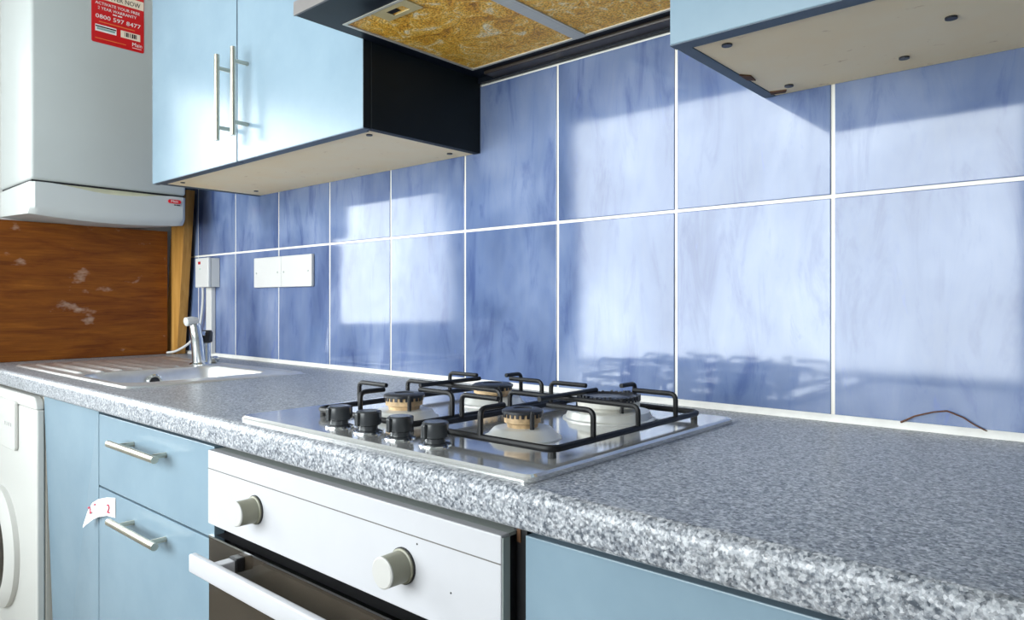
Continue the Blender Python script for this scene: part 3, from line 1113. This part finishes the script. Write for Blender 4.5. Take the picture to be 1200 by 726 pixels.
for x in (-0.978, -0.640):
    k = obj('control_knob', lathe(new(), [(0.0205, 0.0015), (0.0205, 0.004), (0.0185, 0.005), (0.0180, 0.030)], (x, -0.585, 0.7815), 'y', 32), M['knob'], cp, smooth=True)
    obj('knob_face', lathe(new(), [(0.0182, 0.0300), (0.0182, 0.0315), (0.0165, 0.0328)], (x, -0.585, 0.7815), 'y', 32), M['knob_face'], k, smooth=True)
    obj('knob_collar', lathe(new(), [(0.0215, 0.0), (0.0215, 0.002)], (x, -0.585, 0.7815), 'y', 32), M['black'], k)
for x, z in ((-0.560, 0.771), (-0.616, 0.812), (-1.005, 0.756)):
    obj('speck', lathe(new(), [(0.0012, 0), (0.0010, 0.0006)], (x, -0.585, z), 'y', 8), M['black'], cp)
dz = 0.7125
door = obj('oven_door', box(new(), -1.126, -0.492, -0.580, -0.549, 0.125, dz - .003, .001), M['black'], oven)
obj('door_trim', box(new(), -1.126, -0.492, -0.586, -0.579, dz - .003, dz), M['chrome'], door)
obj('door_glass', box(new(), -1.125, -0.493, -0.586, -0.5803, 0.130, dz - .0032), M['oven_glass'], door)
hb = obj('handle', box(new(), -1.088, -0.530, -0.636, -0.624, 0.6755, 0.7035, .003, 3), M['panel_white'], door, smooth=True)
for x in (-1.020, -0.600):
    obj('handle_arm', box(new(), x - .010, x + .010, -0.626, -0.600, 0.684, 0.702, .002), M['panel_white'], hb)
    obj('handle_mount', box(new(), x - .011, x + .011, -0.600, -0.5855, 0.682, 0.704, .002), M['black'], hb)

# ------------------------------------------------------------------ washing machine
wm = thing('washing_machine', 'white front loading washing machine at the end of the worktop', 'washing machine', (-2.275, -0.32, 0))
obj('cabinet', box(new(), -2.573, -1.977, -0.584, -0.035, 0.012, 0.860, .003), M['machine_side'], wm)
bm = new()
prism(bm, rrect(-2.573, -1.976, 0.012, 0.830, 0.004), -0.602, -0.5845, 'y')
obj('front_panel', bm, M['machine'], wm, bevel=.006)
bm = new()
prism(bm, [(-2.573, .8305), (-1.976, .8305), (-1.978, .843), (-1.990, .856), (-2.004, .861), (-2.573, .861)], -0.604, -0.5845, 'y')
obj('top_trim', bm, M['machine'], wm, bevel=.004)
fa = obj('control_fascia', prism(new(), rrect(-2.572, -2.125, 0.712, 0.838, .010), -0.612, -0.6022, 'y'), M['machine'], wm, bevel=.003)
for k in range(4):
    obj('button', box(new(), -2.215 + .018 * k, -2.205 + .018 * k, -0.614, -0.6121, 0.772, 0.782, .001), M['white_plastic'], fa)
dr = obj('porthole_door', lathe(new(), [(0.160, 0), (0.160, 0.012), (0.145, 0.022), (0.125, 0.026), (0.115, 0.012), (0.02, 0.020)], (-2.275, -0.6022, 0.44), 'y', 48), M['machine'], wm, smooth=True)
obj('door_glass', lathe(new(), [(0.112, 0.014), (0.09, 0.026), (0.02, 0.034)], (-2.275, -0.6022, 0.44), 'y', 40), M['oven_glass'], dr, smooth=True)
for x in (-2.54, -2.01):
    for y in (-.55, -.08):
        obj('foot', lathe(new(), [(0.02, 0), (0.02, 0.012)], (x, y, 0), n=12), M['rubber'], wm)

# ------------------------------------------------------------------ paper tag peeling off the lower drawer
CAMP = Vector(camo.location)
top = [(-1.5674, -0.5712, 0.6886), (-1.6033, -0.5750, 0.6837), (-1.6370, -0.5800, 0.6750), (-1.6598, -0.5840, 0.6635), (-1.6728, -0.5880, 0.6464), (-1.6814, -0.5910, 0.6262), (-1.6881, -0.5930, 0.6107)]
bot = [(-1.5674, -0.5712, 0.6474), (-1.6033, -0.5750, 0.6455), (-1.6370, -0.5800, 0.6372), (-1.6573, -0.5840, 0.6286), (-1.6677, -0.5880, 0.6210), (-1.6788, -0.5910, 0.6140), (-1.6881, -0.5930, 0.6070)]
bm = new()
ro = []
for a, c in zip(top, bot):
    ro.append([bm.verts.new((p[0], p[1] + dy, p[2])) for dy in (0, .0004) for p in (a, c)])
for p, q in zip(ro, ro[1:]):
    bm.faces.new([p[0], p[1], q[1], q[0]])
    bm.faces.new([p[2], q[2], q[3], p[3]])
    bm.faces.new([p[0], q[0], q[2], p[2]])
    bm.faces.new([p[1], p[3], q[3], q[1]])
bm.faces.new([ro[0][0], ro[0][2], ro[0][3], ro[0][1]])
bm.faces.new([ro[-1][0], ro[-1][1], ro[-1][3], ro[-1][2]])
bmesh.ops.recalc_face_normals(bm, faces=bm.faces)
pt = obj('paper_label', bm, M['paper'], smooth=False)
tag(pt, 'curled white paper label with red writing peeling off the lower drawer', 'label')


def paper_mtx(x, y, z, ry, slope):
    m = Matrix.Translation((x, y, z)) @ Matrix.Rotation(slope, 4, 'Z') @ Matrix.Rotation(R(90), 4, 'X') @ Matrix.Rotation(ry, 4, 'Z')
    return m


sl = math.atan2(.006, .050)
text_obj('red_writing', '2', .026, paper_mtx(-1.6003, -0.5764, 0.6532, R(0), sl), M['pink_ink'], pt, extrude=.0006)
text_obj('red_writing', '2', .022, paper_mtx(-1.6647, -0.5880, 0.6395, R(30), sl), M['pink_ink'], pt, extrude=.0006)
text_obj('red_writing', '-', .030, paper_mtx(-1.6493, -0.5840, 0.6543, R(22), sl), M['pink_ink'], pt, extrude=.0006)
